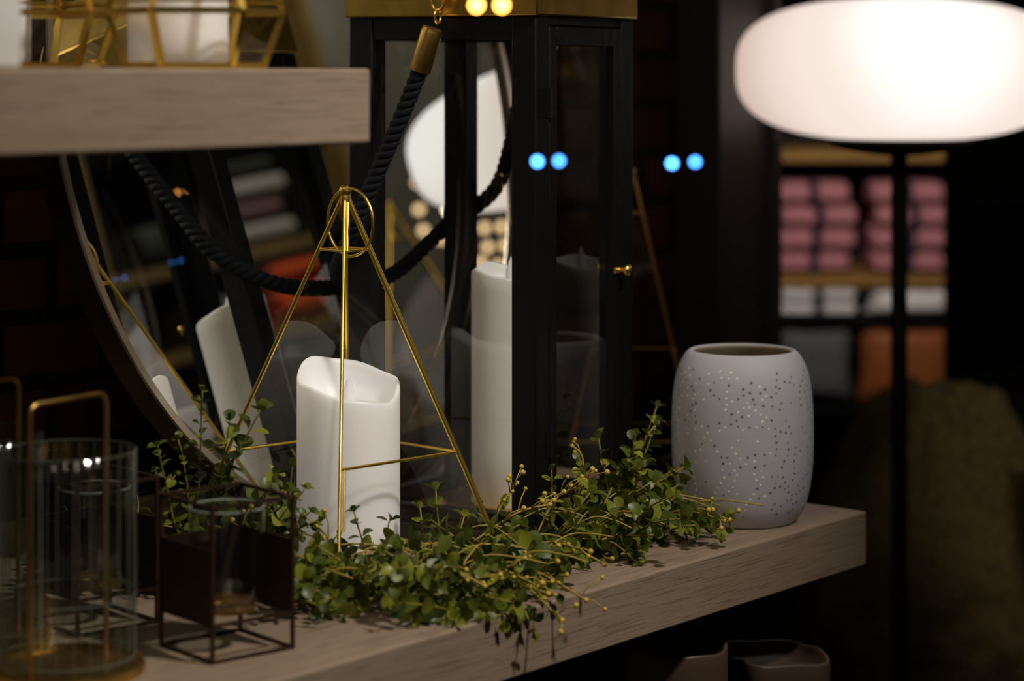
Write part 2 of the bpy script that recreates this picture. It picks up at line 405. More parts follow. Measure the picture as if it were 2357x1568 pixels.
b.tube([(kx, yd-0.004, kz), (kx, yd-0.012, kz)], 0.0022, 12); b.sphere((kx, yd-0.014, kz), 0.0052, 16, sc=(1, 0.7, 1))
b.box((kx+0.002, yd-0.0055, kz), (0.022, 0.002, 0.005)); b.build('door_knob', M_gold, door)
for z in (0.371, 0.088):
    b = MB(); b.tube([(-xx-0.0005, yd-0.0055, z-0.013), (-xx-0.0005, yd-0.0055, z+0.013)], 0.0018, 10); b.box((-xx, yd-0.0048, z), (0.012, 0.001, 0.024))
    b.build('hinge', M_blackm, door)
b = MB(); o = 0.098
b.box((0, 0, zt+0.022), (2*o, 2*o, 0.044))
b.add([(-o, -o, zt+0.044), (o, -o, zt+0.044), (o, o, zt+0.044), (-o, o, zt+0.044), (-.045, -.045, zt+.10), (.045, -.045, zt+.10), (.045, .045, zt+.10), (-.045, .045, zt+.10)],
      [(0, 1, 5, 4), (1, 2, 6, 5), (2, 3, 7, 6), (3, 0, 4, 7), (4, 5, 6, 7)])
b.build('lantern_roof', M_roof, lan, bevel=0.0015)
for (sx, y0) in ((-1, -0.004), (1, 0.0)):
    b = MB()
    X = sx*0.106
    b.tube([(sx*0.096, y0, 0.462), (sx*0.107, y0, 0.462)], 0.006, 14)
    pts = [(X, y0+0.006*math.cos(2*pi*k/20), 0.456+0.007*math.sin(2*pi*k/20)) for k in range(20)]
    b.tube(pts, 0.0013, 8, closed=True)
    pts = [(X+0.005*math.cos(2*pi*k/20), y0, 0.444+0.006*math.sin(2*pi*k/20)) for k in range(20)]
    b.tube(pts, 0.0011, 8, closed=True)
    b.build('roof_ring', M_gold, lan)
rp = [(-.112, -.002, .432), (-.112, .010, .400), (-.112, .032, .354), (-.112, .054, .312), (-.110, .082, .260), (-.082, .116, .221), (-.02, .131, .207), (.04, .127, .214), (.098, .104, .256), (.113, .06, .291), (.113, .034, .371), (.112, .010, .405), (.112, .001, .432)]
path = cr(rp, 26)
def offs(path, k, a, pitch):
    P = path; N = Vector((1, 0, 0)); s = 0; out = []
    for i in range(len(P)):
        t = (P[min(i+1, len(P)-1)]-P[max(i-1, 0)]).normalized()
        N = (N - t*N.dot(t)).normalized(); B = t.cross(N)
        if i: s += (P[i]-P[i-1]).length
        ph = 2*pi*s/pitch + 2*pi*k/3
        out.append(P[i] + (N*math.cos(ph)+B*math.sin(ph))*a)
    return out
b = MB()
for k in range(3): b.tube(offs(path, k, 0.0038, 0.024), 0.0039, 8)
b.build('rope_handle', M_rope, lan, sharp=180); lan.children[-1]['label'] = 'twisted black rope handle'
for s_ in (0, 1):
    p0, p1 = (Vector(rp[0]), Vector(rp[1])) if s_ == 0 else (Vector(rp[-1]), Vector(rp[-2]))
    b = MB(); b.tube([p0+(p0-p1)*0.05, p0, p0.lerp(p1, 0.05), p1, p1+(p1-p0)*0.06], [0.0085, 0.0088, 0.0095, 0.0095, 0.009], 24)
    b.build('rope_ferrule', M_gold_d, lan); lan.children[-1]['label'] = 'brass ferrule'

# ------------------------------------------------------------------ vase
def vase():
    prof = [(0.0001, 0.003), (0.038, 0.003), (0.042, 0.0), (0.0465, 0.0008), (0.0505, 0.005), (0.0568, 0.0175), (0.0607, 0.0366), (0.0624, 0.056), (0.0629, 0.076),
            (0.0626, 0.0945), (0.0615, 0.112), (0.0594, 0.1265), (0.0560, 0.1375), (0.0510, 0.1465), (0.0470, 0.1503), (0.0445, 0.1503), (0.0430, 0.148), (0.046, 0.142), (0.052, 0.130), (0.058, 0.10), (0.058, 0.05), (0.048, 0.012), (0.0001, 0.008)]
    pts = cr([(r, 0, z) for r, z in prof], 4); P = [(max(p.x, 0.0001), p.z) for p in pts]
    b = MB(); b.lathe(P[:63], 128); b.lathe(P[62:], 128, mi=3)
    def rad(z):
        for i in range(14, 56):
            (r0, za), (r1, zb) = P[i], P[i+1]
            if zb > za and za <= z <= zb: return r0+(r1-r0)*(z-za)/(zb-za), (r1-r0)/(zb-za)
        return 0.06, 0
    rr = random.Random(8); placed = []
    def dot(a, z, s, mi):
        r, sl = rad(z); nrm = Vector((math.cos(a), math.sin(a), -sl)).normalized()
        c = Vector((r*math.cos(a), r*math.sin(a), z)) + nrm*0.00012
        t = Vector((-math.sin(a), math.cos(a), 0)); q = nrm.cross(t)
        vs = [c + (t*math.cos(2*pi*k/10)+q*math.sin(2*pi*k/10))*s for k in range(10)]
        b.add(vs, [tuple(range(10))], mi)
    def put(a, z, gap):
        if not 0.012 < z < 0.138: return
        if any((abs(((a-pa+pi) % (2*pi))-pi)*0.06)**2+(z-pz)**2 < gap**2 for pa, pz in placed): return
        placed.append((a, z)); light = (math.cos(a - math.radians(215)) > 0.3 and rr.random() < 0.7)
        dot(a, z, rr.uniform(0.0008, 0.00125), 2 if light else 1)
    # wandering dotted twigs, then scattered single holes
    for k in range(120):
        a = rr.uniform(0, 2*pi); z = rr.uniform(0.010, 0.135); th = rr.choice([-1, 1])*rr.uniform(0.7, 1.7)
        for i in range(rr.randint(4, 10)):
            th += rr.uniform(-0.5, 0.5); z += 0.0056*math.sin(th); a += 0.0056*math.cos(th)/0.06
            put(a, z, 0.0038)
    for k in range(420): put(rr.uniform(0, 2*pi), rr.uniform(0.012, 0.138), 0.0048)
    o = b.build('porcelain_vase', [M_vase, M_hole, M_holel, M_vasein], loc=(0.2045, 2.02, 0.90), sharp=60)
    tag(o, 'matte pale porcelain vase pierced with tiny holes at shelf end', 'vase')
vase()

# ------------------------------------------------------------------ floor lamp
lamp = thing('floor_lamp', 'black floor lamp with glowing flattened opal glass shade', 'lamp', (0.4697, 2.76, 0))
b = MB(); prof = []
for i in range(41):
    t = -pi/2+pi*i/40; e = 2/2.75
    prof.append((max(0.0001, 0.1975*abs(math.cos(t))**e), math.copysign(0.0862*abs(math.sin(t))**e, math.sin(t))))
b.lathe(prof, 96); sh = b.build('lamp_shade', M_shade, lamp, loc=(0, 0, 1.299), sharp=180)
b = MB(); b.lathe([(0.0001, 1.193), (0.03, 1.195), (0.078, 1.203), (0.088, 1.210), (0.088, 1.2155), (0.0001, 1.2155)], 48); b.build('shade_holder', M_blackm, lamp)
b = MB(); b.tube([(0, 0, 0.02), (0, 0, 1.196)], 0.0101, 20); b.build('pole', M_blackm, lamp)
b = MB(); b.lathe([(0.0001, 0), (0.13, 0), (0.13, 0.012), (0.12, 0.018), (0.012, 0.022), (0.0001, 0.022)], 64); b.build('lamp_base', M_blackm, lamp)

# ------------------------------------------------------------------ bronze cube candle holders
def cube_holder():
    root = thing('candle_holder', 'dark bronze cube frame candle holder with glass cup', 'candle holder', (-0.197, 1.572, 0.90), (0, 0, math.radians(40)), 'bronze cube candle holders')
    h = 0.0325; H = 0.106; w = 0.0025; z0 = w/2
    b = MB()
    cs = [(-h, -h), (h, -h), (h, h), (-h, h)]
    for (x, y) in cs: b.bar((x, y, 0), (x, y, H), w)
    for z in (z0, 0.0255, H-w/2):
        for i in range(4):
            p, q = cs[i], cs[(i+1) % 4]; b.bar((p[0], p[1], z), (q[0], q[1], z), w*0.95)
    b.build('wire_frame', M_bronze, root, sharp=30)
    for sx in (-h, h):
        b = MB(); b.box((sx, 0, 0.051), (0.0012, 2*h-w, 0.050)); b.build('side_panel', M_bronze, root, smooth=False)
    b = MB(); b.box((0, h, 0.051), (2*h-w, 0.0012, 0.050)); b.build('side_panel', M_bronze, root, smooth=False)
    b = MB(); b.lathe([(0.0175, 0.0262), (0.0195, 0.0262), (0.0195, 0.034), (0.0182, 0.034), (0.0175, 0.028)], 32); b.build('cup_ring', M_gold_d, root)
    b = MB(); b.lathe([(0.0001, 0.0275), (0.015, 0.0275), (0.0235, 0.030), (0.0255, 0.034), (0.0258, 0.06), (0.0262, 0.097), (0.0252, 0.0975), (0.0245, 0.06), (0.0240, 0.042), (0.0001, 0.035)], 40)
    b.build('glass_cup', M_cup, root)
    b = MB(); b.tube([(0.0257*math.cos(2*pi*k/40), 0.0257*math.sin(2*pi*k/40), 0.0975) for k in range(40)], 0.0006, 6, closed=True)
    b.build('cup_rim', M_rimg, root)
    return root
ch = cube_holder()
dup(ch, (-0.302, 1.645, 0.90), (0, 0, math.radians(41)), 'dark bronze cube frame candle holder beside ribbed glass holders')

# ------------------------------------------------------------------ glass cylinder holders
def cyl_holder():
    root = thing('glass_candle_holder', 'ribbed glass cylinder candle holder with brass loop handle', 'candle holder', (-0.294, 1.508, 0.90), (0, 0, math.radians(57)), 'ribbed glass candle holders')
    b = MB(); b.lathe([(0.0001, 0.0), (0.050, 0.0), (0.051, 0.003), (0.050, 0.007), (0.0465, 0.007), (0.046, 0.004), (0.0001, 0.004)], 64)
    b.build('brass_tray', M_gold_d, root)
    b = MB(); mod = lambda a, z: 1+0.006*math.cos(26*a)
    b.lathe([(0.0440, 0.005), (0.0444, 0.05), (0.0446, 0.10), (0.0448, 0.147), (0.0436, 0.1475), (0.0430, 0.10), (0.0428, 0.007)], 208, mod=mod, close=True)
    b.build('ribbed_glass_cylinder', M_glass2, root, sharp=70)
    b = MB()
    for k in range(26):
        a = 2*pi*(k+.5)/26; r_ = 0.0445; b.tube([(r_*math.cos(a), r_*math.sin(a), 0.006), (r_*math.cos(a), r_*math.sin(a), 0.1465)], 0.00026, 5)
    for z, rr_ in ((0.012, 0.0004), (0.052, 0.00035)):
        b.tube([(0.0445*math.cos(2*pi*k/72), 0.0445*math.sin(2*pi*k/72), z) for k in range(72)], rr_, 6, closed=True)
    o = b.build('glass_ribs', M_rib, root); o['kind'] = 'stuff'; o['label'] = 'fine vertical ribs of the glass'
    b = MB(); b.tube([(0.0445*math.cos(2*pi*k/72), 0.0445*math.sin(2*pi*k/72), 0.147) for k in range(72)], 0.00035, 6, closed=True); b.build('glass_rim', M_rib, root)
    b = MB(); w = 0.0358
    pts = [(-w, 0, 0.004), (-w, 0, 0.174)] + [(-w+0.007*(1-math.cos(t)), 0, 0.174+0.007*math.sin(t)) for t in (pi/6, pi/3, pi/2)] + \
          [(w-0.007*(1-math.cos(t)), 0, 0.174+0.007*math.sin(t)) for t in (pi/2, pi/3, pi/6)] + [(w, 0, 0.174), (w, 0, 0.004)]
    b.tube(pts, 0.0018, 10, up=(0, 1, 0)); b.build('loop_handle', M_gold_d, root)
    return root
cy = cyl_holder()
dup(cy, (-0.372, 1.585, 0.90), (0, 0, math.radians(52)))

# ------------------------------------------------------------------ hexagonal brass lanterns on upper shelf
def hexl():
    p = SL(-0.7477, 0.07, 0.40)
    root = thing('geometric_glass_lantern', 'faceted brass and glass lantern holding a white candle', 'lantern', p, (0, 0, math.radians(9)), 'faceted brass lanterns')
    rings = [(0.046, 0.0021), (0.0585, 0.038), (0.040, 0.105)]
    pt = lambda r, z, k: Vector((r*math.cos(pi/3*k), r*math.sin(pi/3*k), z))
    b = MB(); w = 0.0042
    for (r, z) in rings:
        for k in range(6): b.bar(pt(r, z, k), pt(r, z, k+1), w)
    for k in range(6): b.bar(pt(0.0565, 0.0445, k), pt(0.0565, 0.0445, k+1), 0.002)
    for k in range(6):
        b.bar(pt(*rings[0], k), pt(*rings[1], k), w); b.bar(pt(*rings[1], k), pt(*rings[2], k), w)
    b.build('brass_frame', M_gold, root, sharp=30)
    b = MB()
    for i in range(2):
        for k in range(6):
            b.add([pt(*rings[i], k), pt(*rings[i], k+1), pt(*rings[i+1], k+1), pt(*rings[i+1], k)], [(0, 1, 2, 3)])
    b.add([pt(0.046, 0.001, k) for k in range(6)], [tuple(range(6))])
    b.build('glass_panes', M_glass, root, smooth=False)
    return root
hx = hexl(); pa = hx.location.copy()
pb = SL(-0.7815, 0.20, 0.40)
dup(hx, pb, (0, 0, math.radians(23)))
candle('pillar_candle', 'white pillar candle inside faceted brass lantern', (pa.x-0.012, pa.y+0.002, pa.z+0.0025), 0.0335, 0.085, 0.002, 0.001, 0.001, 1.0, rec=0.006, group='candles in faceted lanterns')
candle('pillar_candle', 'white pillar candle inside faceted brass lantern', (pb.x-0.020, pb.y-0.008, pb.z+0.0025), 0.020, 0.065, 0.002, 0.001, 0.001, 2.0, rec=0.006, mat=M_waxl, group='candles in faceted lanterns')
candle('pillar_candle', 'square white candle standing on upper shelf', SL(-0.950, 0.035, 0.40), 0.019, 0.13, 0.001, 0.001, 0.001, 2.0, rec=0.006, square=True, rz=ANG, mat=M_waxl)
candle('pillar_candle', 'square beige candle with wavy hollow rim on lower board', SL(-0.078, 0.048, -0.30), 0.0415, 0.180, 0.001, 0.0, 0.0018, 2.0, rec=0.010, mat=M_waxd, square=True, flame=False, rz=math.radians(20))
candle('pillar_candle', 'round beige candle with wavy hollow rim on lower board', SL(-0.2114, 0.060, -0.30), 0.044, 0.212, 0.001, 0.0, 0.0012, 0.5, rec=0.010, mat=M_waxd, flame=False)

# ------------------------------------------------------------------ greenery
Vc = Vector((0.2045, 2.02)); Cc = Vector((-0.1315, 1.83)); Hc1 = Vector((-0.197, 1.572)); Hc2 = Vector((-0.302, 1.645))
def ok(p):
    q = Vector((p.x, p.y))
    if (q-Cc).length < 0.046: return False
    if (q-Vc).length < 0.072: return False
    if (q-Hc1).length < 0.052 or (q-Hc2).length < 0.052: return False
    if (q-Vector((-0.294, 1.508))).length < 0.056: return False
    d = q-Vector((LC.x, LC.y)); w = Vector((math.cos(LR), math.sin(LR))); pp = Vector((-math.sin(LR), math.cos(LR)))
    if abs(d.dot(w)) < 0.102 and abs(d.dot(pp)) < 0.102: return False
    m = MINV @ p
    if -0.013 < m.y < 0.04 and m.x**2+(m.z-R)**2 < (R+0.012)**2: return False
    if (p-C0).dot(V) > 0.50: return False
    return True
def clampz(p, m=0.0035):
    rel = p-C0; v = rel.dot(V); u = rel.dot(U)
    if v > -0.004 and u < 0.004 and p.z < 0.90+m: p.z = 0.90+m
    return p
def leaf(mb, pos, d, up, L):
    d = d.normalized(); s = d.cross(up)
    if s.length < 1e-3: s = d.cross(Vector((1, 0, 0)))
    s.normalize(); n = s.cross(d).normalized(); W = L*rnd.uniform(0.42, 0.52); cup = rnd.uniform(0.05, 0.28)*L; bend = rnd.uniform(-0.05, 0.3)*L
    def pt(t, w): return clampz(pos + d*(L*t) + s*(W*w) + n*(cup*w*w - bend*t*t), 0.001)
    tt = [(0, 0), (0.10, 0.42), (0.30, 0.88), (0.55, 1.0), (0.80, 0.78), (0.95, 0.38), (1.0, 0)]
    k = len(tt); c = [pt(t, 0) for t, _ in tt]; l = [pt(t, w) for t, w in tt[1:-1]]; r = [pt(t, -w) for t, w in tt[1:-1]]
    vs = c+l+r; m = k-2; a = k; b_ = k+m
    fs = [(0, 1, a), (0, b_, 1)]
    for i in range(m-1):
        fs.append((1+i, 2+i, a+i+1, a+i)); fs.append((1+i, b_+i, b_+i+1, 2+i))
    fs.append((k-2, k-1, a+m-1)); fs.append((k-2, b_+m-1, k-1))
    mb.add(vs, fs)
def sprig(ml, ms, base, d, length, leafL, grav=-0.15, jit=0.16):
    step = leafL*0.95; n = max(3, int(length/step)); p = base.copy(); d = d.normalized(); pts = [p.copy()]
    for i in range(n):
        d = (d + Vector((rnd.uniform(-1, 1), rnd.uniform(-1, 1), rnd.uniform(-1, 1)))*jit + Vector((0, 0, grav*0.3))).normalized()
        p = clampz(p + d*step)
        if not ok(p): break
        pts.append(p.copy())
    if len(pts) < 3: return
    ms.tube(pts, [0.0011*(1-0.5*i/len(pts)) for i in range(len(pts))], 5)
    a0 = rnd.uniform(0, pi)
    for i in range(1, len(pts)):
        t = (pts[i]-pts[i-1]).normalized(); g = Vector((0, 0, 1)) if abs(t.z) < 0.9 else Vector((1, 0, 0))
        s = t.cross(g).normalized(); n2 = s.cross(t); a = a0 + (i % 2)*pi/2 + rnd.uniform(-.4, .4)
        o = s*math.cos(a)+n2*math.sin(a); L = leafL*(1.0-0.45*(i/len(pts))**2)*rnd.uniform(0.75, 1.15)
        for sg in (-1, 1):
            dd = (o*sg + t*rnd.uniform(0.3, 0.7)).normalized()
            q = pts[i]+dd*0.0012
            if ok(q+dd*L*0.8): leaf(ml, q, dd, (t+Vector((rnd.uniform(-.5, .5), rnd.uniform(-.5, .5), rnd.uniform(0, .8)))).normalized(), L)
    leaf(ml, pts[-1], t, s, leafL*0.5)
def spray(mbst, mbb, base, tip, n):
    base = Vector(base); tip = Vector(tip); mid = (base+tip)/2+Vector((rnd.uniform(-.006, .006), 0, 0.008))
    path = [clampz(p, 0.002) for p in cr([base, mid, tip], 6)]
    mbst.tube(path, 0.0009, 5); mbb.sphere(path[-1], 0.0020, 10)
    for i in range(n):
        k = rnd.randint(3, len(path)-1); d = (tip-base).normalized()*0.9+Vector((rnd.uniform(-1, 1), rnd.uniform(-1, 1), rnd.uniform(-.5, 1)))*0.9
        q = path[k]+d.normalized()*rnd.uniform(0.010, 0.024)
        if not ok(q): continue
        clampz(q, 0.003); m = (path[k]+q)/2+Vector((rnd.uniform(-.002, .002), 0, 0.002))
        mbst.tube([path[k], m, q], 0.00055, 5); mbb.sphere(q, rnd.uniform(0.0015, 0.0024), 10)
def garland(label, spine, clusters, tall, sprays):
    root = thing('greenery_garland', label, 'garland', Vector(spine[0]))
    off = root.location
    ml, ms, mbs, mbb = MB(), MB(), MB(), MB()
    sp = cr(spine, 8); sp = [clampz(p+Vector((rnd.uniform(-1, 1), rnd.uniform(-1, 1), rnd.uniform(0, 1)))*0.003, 0.005) for p in sp]
    ms.tube(sp, 0.0016, 6)
    for ci, (x, y, n, hh, sd, L) in enumerate(clusters):
        for i in range(n):
            base = Vector((x+rnd.gauss(0, sd), y+rnd.gauss(0, sd), 0.905+rnd.uniform(0, hh*0.35)))
            if (base-C0).dot(V) < 0.012: base += V*(0.012-(base-C0).dot(V))
            if not ok(base): continue
            az = rnd.uniform(0, 2*pi); el = rnd.uniform(-0.1, 0.85)
            d = Vector((math.cos(az)*math.cos(el), math.sin(az)*math.cos(el), math.sin(el)*hh/0.05))
            sprig(ml, ms, base, d, L*rnd.uniform(0.7, 1.35), rnd.uniform(0.0105, 0.0170))
        for j in range(2):
            a0 = Vector((x+rnd.gauss(0, sd), y+rnd.gauss(0, sd), 0.925)); dd = Vector((rnd.uniform(.4, 1), rnd.uniform(-.2, 1), 0)).normalized()*rnd.uniform(.04, .08)
            pp = [a0, a0+dd*.35+Vector((rnd.uniform(-.005, .005), 0, .25*hh)), a0+dd*.7+Vector((0, rnd.uniform(-.005, .005), .22*hh)), a0+dd+Vector((0, 0, .10*hh))]
            if all(ok(q) for q in pp): mbs.tube([clampz(q) for q in cr(pp, 5)], 0.0007, 5)
    for (b0, t0, L) in tall:
        b0, t0 = Vector(b0), Vector(t0); sprig(ml, ms, b0, t0-b0, (t0-b0).length*1.05, L, 0.0, 0.10)
    for (b0, t0, n) in sprays: spray(mbs, mbb, b0, t0, n)
    for mb, nm, mt in ((ml, 'leaves', M_leaf), (ms, 'stems', M_stem), (mbs, 'berry_stems', M_bstem), (mbb, 'berries', M_berry)):
        if mb.v:
            mb.v = [(v[0]-off.x, v[1]-off.y, v[2]-off.z) for v in mb.v]
            o = mb.build(nm, mt, root, sharp=180)
            o['kind'] = 'stuff'
g1 = [(-0.165, 1.735, .905), (-0.125, 1.69, .905), (-0.06, 1.70, .905), (-0.01, 1.76, .905), (0.043, 1.83, .905), (0.085, 1.90, .905), (0.14, 1.945, .905)]
cl1 = [(-.160, 1.725, 10, .04, .015, .045), (-.145, 1.665, 9, .035, .012, .04), (-.125, 1.69, 13, .045, .016, .05), (-.09, 1.69, 15, .045, .018, .05), (-.06, 1.705, 14, .045, .02, .05), (-.03, 1.72, 15, .05, .02, .055),
       (-.09, 1.75, 6, .035, .015, .045), (-.03, 1.80, 8, .045, .02, .05), (0.0, 1.77, 15, .05, .02, .055), (.03, 1.82, 14, .055, .02, .055), (.055, 1.86, 14, .06, .02, .055), (.08, 1.90, 13, .065, .018, .06), (.10, 1.94, 13, .09, .015, .065),
       (.10, 1.96, 10, .10, .012, .07), (.115, 1.93, 10, .045, .014, .045), (.135, 1.935, 7, .025, .010, .03)]
tall1 = [((.09, 1.95, .92), (.116, 1.985, 1.015), .013), ((.10, 1.94, .92), (.105, 1.96, .990), .014), ((.085, 1.94, .92), (.078, 1.935, .992), .014), ((.07, 1.91, .93), (.055, 1.88, .980), .012), ((.03, 1.84, .93), (.036, 1.83, .975), .010),
         ((-.055, 1.80, .91), (-.056, 1.80, .972), .015), ((-.065, 1.78, .91), (-.075, 1.79, .958), .012), ((-.11, 1.75, .91), (-.112, 1.745, .965), .011), ((-.10, 1.74, .91), (-.085, 1.73, .945), .011),
         ((.12, 1.945, .92), (.150, 1.91, .928), .011), ((.12, 1.94, .92), (.145, 1.93, .945), .011), ((-.125, 1.70, .92), (-.150, 1.69, .935), .016), ((-.02, 1.70, .905), (-.01, 1.655, .885), .013), ((-.05, 1.67, .905), (-.045, 1.635, .862), .013),
         ((-.05, 1.80, .91), (-.03, 1.80, .95), .013), ((-.03, 1.675, .908), (-.02, 1.645, .855), .014), ((-.075, 1.655, .908), (-.07, 1.625, .862), .013), ((.0, 1.70, .908), (.012, 1.665, .868), .013), ((-.04, 1.66, .908), (-.035, 1.64, .850), .013)]
spr1 = [((-.01, 1.74, .92), (.055, 1.69, .905), 8), ((-.01, 1.72, .915), (.035, 1.665, .897), 8), ((.01, 1.77, .93), (.07, 1.72, .925), 6), ((.02, 1.81, .93), (.055, 1.83, .965), 6), ((-.02, 1.81, .93), (.0, 1.82, .962), 6),
        ((.12, 1.945, .915), (.178, 1.90, .922), 8), ((-.03, 1.78, .93), (.03, 1.80, .955), 6), ((.06, 1.90, .95), (.05, 1.90, .985), 5), ((-.13, 1.76, .91), (-.15, 1.74, .95), 4), ((-.03, 1.72, .92), (.02, 1.69, .915), 7),
        ((.05, 1.86, .94), (.06, 1.85, .965), 5), ((-.09, 1.68, .93), (-.02, 1.67, .92), 6)]
garland('lush artificial greenery garland with yellow berries draped along shelf', g1, cl1, tall1, spr1)
g2 = [(-0.36, 1.775, .905), (-0.30, 1.775, .905), (-0.25, 1.80, .905), (-0.215, 1.81, .905), (-0.195, 1.775, .905)]
cl2 = [(-.36, 1.76, 8, .06, .014, .055), (-.32, 1.77, 10, .06, .014, .055), (-.28, 1.77, 9, .06, .014, .055), (-.235, 1.75, 13, .07, .016, .06), (-.21, 1.80, 17, .08, .015, .065), (-.20, 1.755, 13, .06, .014, .055)]
tall2 = [((-.245, 1.76, .93), (-.255, 1.72, 1.050), .010), ((-.245, 1.77, .93), (-.210, 1.72, 1.045), .019), ((-.235, 1.77, .93), (-.203, 1.725, 1.030), .017), ((-.215, 1.78, .92), (-.19, 1.755, .990), .014), ((-.24, 1.78, .92), (-.205, 1.75, 1.005), .015), ((-.20, 1.775, .92), (-.178, 1.76, .980), .016), ((-.25, 1.75, .92), (-.24, 1.725, 1.02), .010),
         ((-.21, 1.77, .92), (-.188, 1.75, .990), .015), ((-.25, 1.74, .93), (-.265, 1.71, 1.02), .010)]
spr2 = [((-.20, 1.78, .92), (-.18, 1.76, .96), 4), ((-.28, 1.77, .92), (-.27, 1.75, .97), 4), ((-.33, 1.77, .92), (-.33, 1.75, .96), 4), ((-.22, 1.74, .92), (-.205, 1.72, .955), 4)]
garland('artificial greenery garland with round leaves behind bronze cube holders', g2, cl2, tall2, spr2)

# ------------------------------------------------------------------ added glowing beads standing in for street lights reflected in the window glass
for i, (x, z, nm) in enumerate([(0.0134, 1.251, 'b'), (0.02486, 1.2513, 'b'), (0.0844, 1.250, 'b'), (0.0966, 1.2508, 'b'), (-0.0187, 1.3334, 'o'), (-0.0054, 1.3334, 'o')]):
    blue = nm == 'b'
    mt = emat('glint_blue' if blue else 'glint_amber', (0.07, 0.33, 1.0) if blue else (1.0, 0.40, 0.06), (18 if i % 2 == 0 else 12) if blue else 22)
    rt = thing('window_glint', 'tiny blue glowing bead on fine wire standing in for a window reflection' if blue else 'tiny amber glowing bead on fine wire standing in for a window reflection', 'light', (x, 1.20, z), group='window reflection beads')
    b = MB(); b.sphere((0, 0, 0), 0.0017 if blue else 0.0028, 12); b.build('bulb', mt, rt)
    b = MB(); b.tube([(0, 0, 0.0016), (0, 0, 2.8-z)], 0.00012, 5); b.build('wire', M_blackm, rt)

# ------------------------------------------------------------------ shop interior behind
M_ply = pm('golden_wood', (0.30, 0.17, 0.045), 0.6, var=0.2, bscale=10, spec=0.2)
M_plyd = pm('dark_golden_wood', (0.22, 0.14, 0.035), 0.6, var=0.2, bscale=10)
def cloth(name, c, rough=0.9): return pm(name, c, rough, bump=0.3, bscale=60, var=0.15, spec=0.2)
M_pink = cloth('pink_cloth', (0.50, 0.21, 0.235)); M_white = cloth('white_cloth', (0.80, 0.79, 0.77)); M_orange = cloth('tan_leather', (0.27, 0.085, 0.022), 0.5)
M_greyc = cloth('grey_cloth', (0.11, 0.11, 0.12)); M_red = cloth('red_cloth', (0.80, 0.10, 0.02)); M_ribbon = cloth('navy_ribbon', (0.02, 0.02, 0.035))
M_dk = cloth('dark_cloth', (0.05, 0.055, 0.045)); M_mau = cloth('mauve_cloth', (0.22, 0.12, 0.13)); M_cream = cloth('cream_cloth', (0.45, 0.42, 0.38))
def towel(name, label, loc, sx, sy, sz, mat, rz=0, group=None, ribbon=True):
    root = thing(name, label, 'towel', loc, (0, 0, rz), group)
    b = MB(); n = 32; xs = [-.5, -.47, -.3, 0, .3, .47, .5]; vs = []
    for x in xs:
        k0 = 0.78 if abs(x) > .48 else (0.97 if abs(x) > .4 else 1.0)
        for k in range(n):
            a = 2*pi*k/n; c, s = math.cos(a), math.sin(a)
            e = 0.6; y = math.copysign(abs(c)**e, c)/2; z = math.copysign(abs(s)**0.85, s)/2
            g = 1-0.08*math.exp(-(s*6)**2)*(1 if c < 0 else 0)
            vs.append((x*sx, y*sy*k0*g, sz/2+z*sz*k0))
    fs = []
    for i in range(len(xs)-1):
        for k in range(n): k2 = (k+1) % n; fs.append((i*n+k, i*n+k2, (i+1)*n+k2, (i+1)*n+k))
    fs.append(tuple(range(n))); fs.append(tuple((len(xs)-1)*n+k for k in range(n)))
    b.add(vs, fs); b.build('folded_cloth', mat, root, sharp=60)
    if ribbon:
        b = MB(); b.box((0, 0, sz/2), (sx*0.13, sy*1.01, sz*0.99)); b.build('ribbon', M_ribbon, root, bevel=0.004)
    return root
def cushion(label, loc, w, hgt, t, mat, rot=(0, 0, 0)):
    b = MB(); n = 20; vs = []
    for sd in (1, -1):
        for i in range(n+1):
            for j in range(n+1):
                x = -1+2*i/n; y = -1+2*j/n; th = ((1-x**4)*(1-y**4))**0.5
                vs.append((x*w/2*(1-0.10*(1-y*y)*x*x), sd*t/2*th, hgt/2+y*hgt/2*(1-0.12*(1-x*x)*y*y)))
    fs = []; N = (n+1)**2
    for i in range(n):
        for j in range(n):
            a = i*(n+1)+j; fs.append((a, a+1, a+n+2, a+n+1)); fs.append((N+a, N+a+n+1, N+a+n+2, N+a+1))
    b.add(vs, fs); o = b.build('cushion', mat, loc=loc, sharp=180); o.rotation_euler = rot
    return tag(o, label, 'cushion')
unit = thing('shop_shelving', 'open shop shelving with golden wooden boards', 'shelf', (0.72, 4.62, 0))
for z in (1.14, 0.895):
    b = MB(); b.box((0, 0, z-0.011), (0.90, 0.34, 0.022)); b.build('shelf_board', M_ply, unit, bevel=0.002)
for z in (0.807, 0.634):
    b = MB(); b.box((0, 0, z), (0.90, 0.34, 0.012)); b.build('shelf_board', M_blackm, unit)
for x in (-.46, .46):
    b = MB(); b.box((x, 0, 0.75), (0.02, 0.34, 1.5)); b.build('side_panel', M_blackm, unit)
b = MB(); b.box((0, 0.18, 0.75), (0.94, 0.02, 1.5)); b.build('back_panel', M_blackm, unit)
for X in (0.598, 0.784):
    for i in range(4):
        towel('folded_towel', 'folded pink towel tied with dark ribbon in stack', (X+0.006*((i*7) % 3-1), 4.535, 0.896+i*0.0455), 0.142+0.006*((i*5) % 3), 0.16, 0.045, M_pink, group='pink towels on shop shelving')
for i in range(2): towel('folded_towel', 'folded white towel tied with dark ribbon', (0.60, 4.525, 0.814+i*0.029), 0.15, 0.16, 0.028, M_white, group='white towels on shop shelving')
cushion('white cushion lying on shop shelf', (0.785, 4.515, 0.8135), 0.185, 0.058, 0.14, M_white)
cushion('dark grey cushion on low shop shelf', (0.595, 4.49, 0.641), 0.155, 0.156, 0.08, M_greyc)
cushion('tan orange leather cushion on low shop shelf', (0.778, 4.49, 0.641), 0.20, 0.158, 0.08, M_orange)
b = MB()
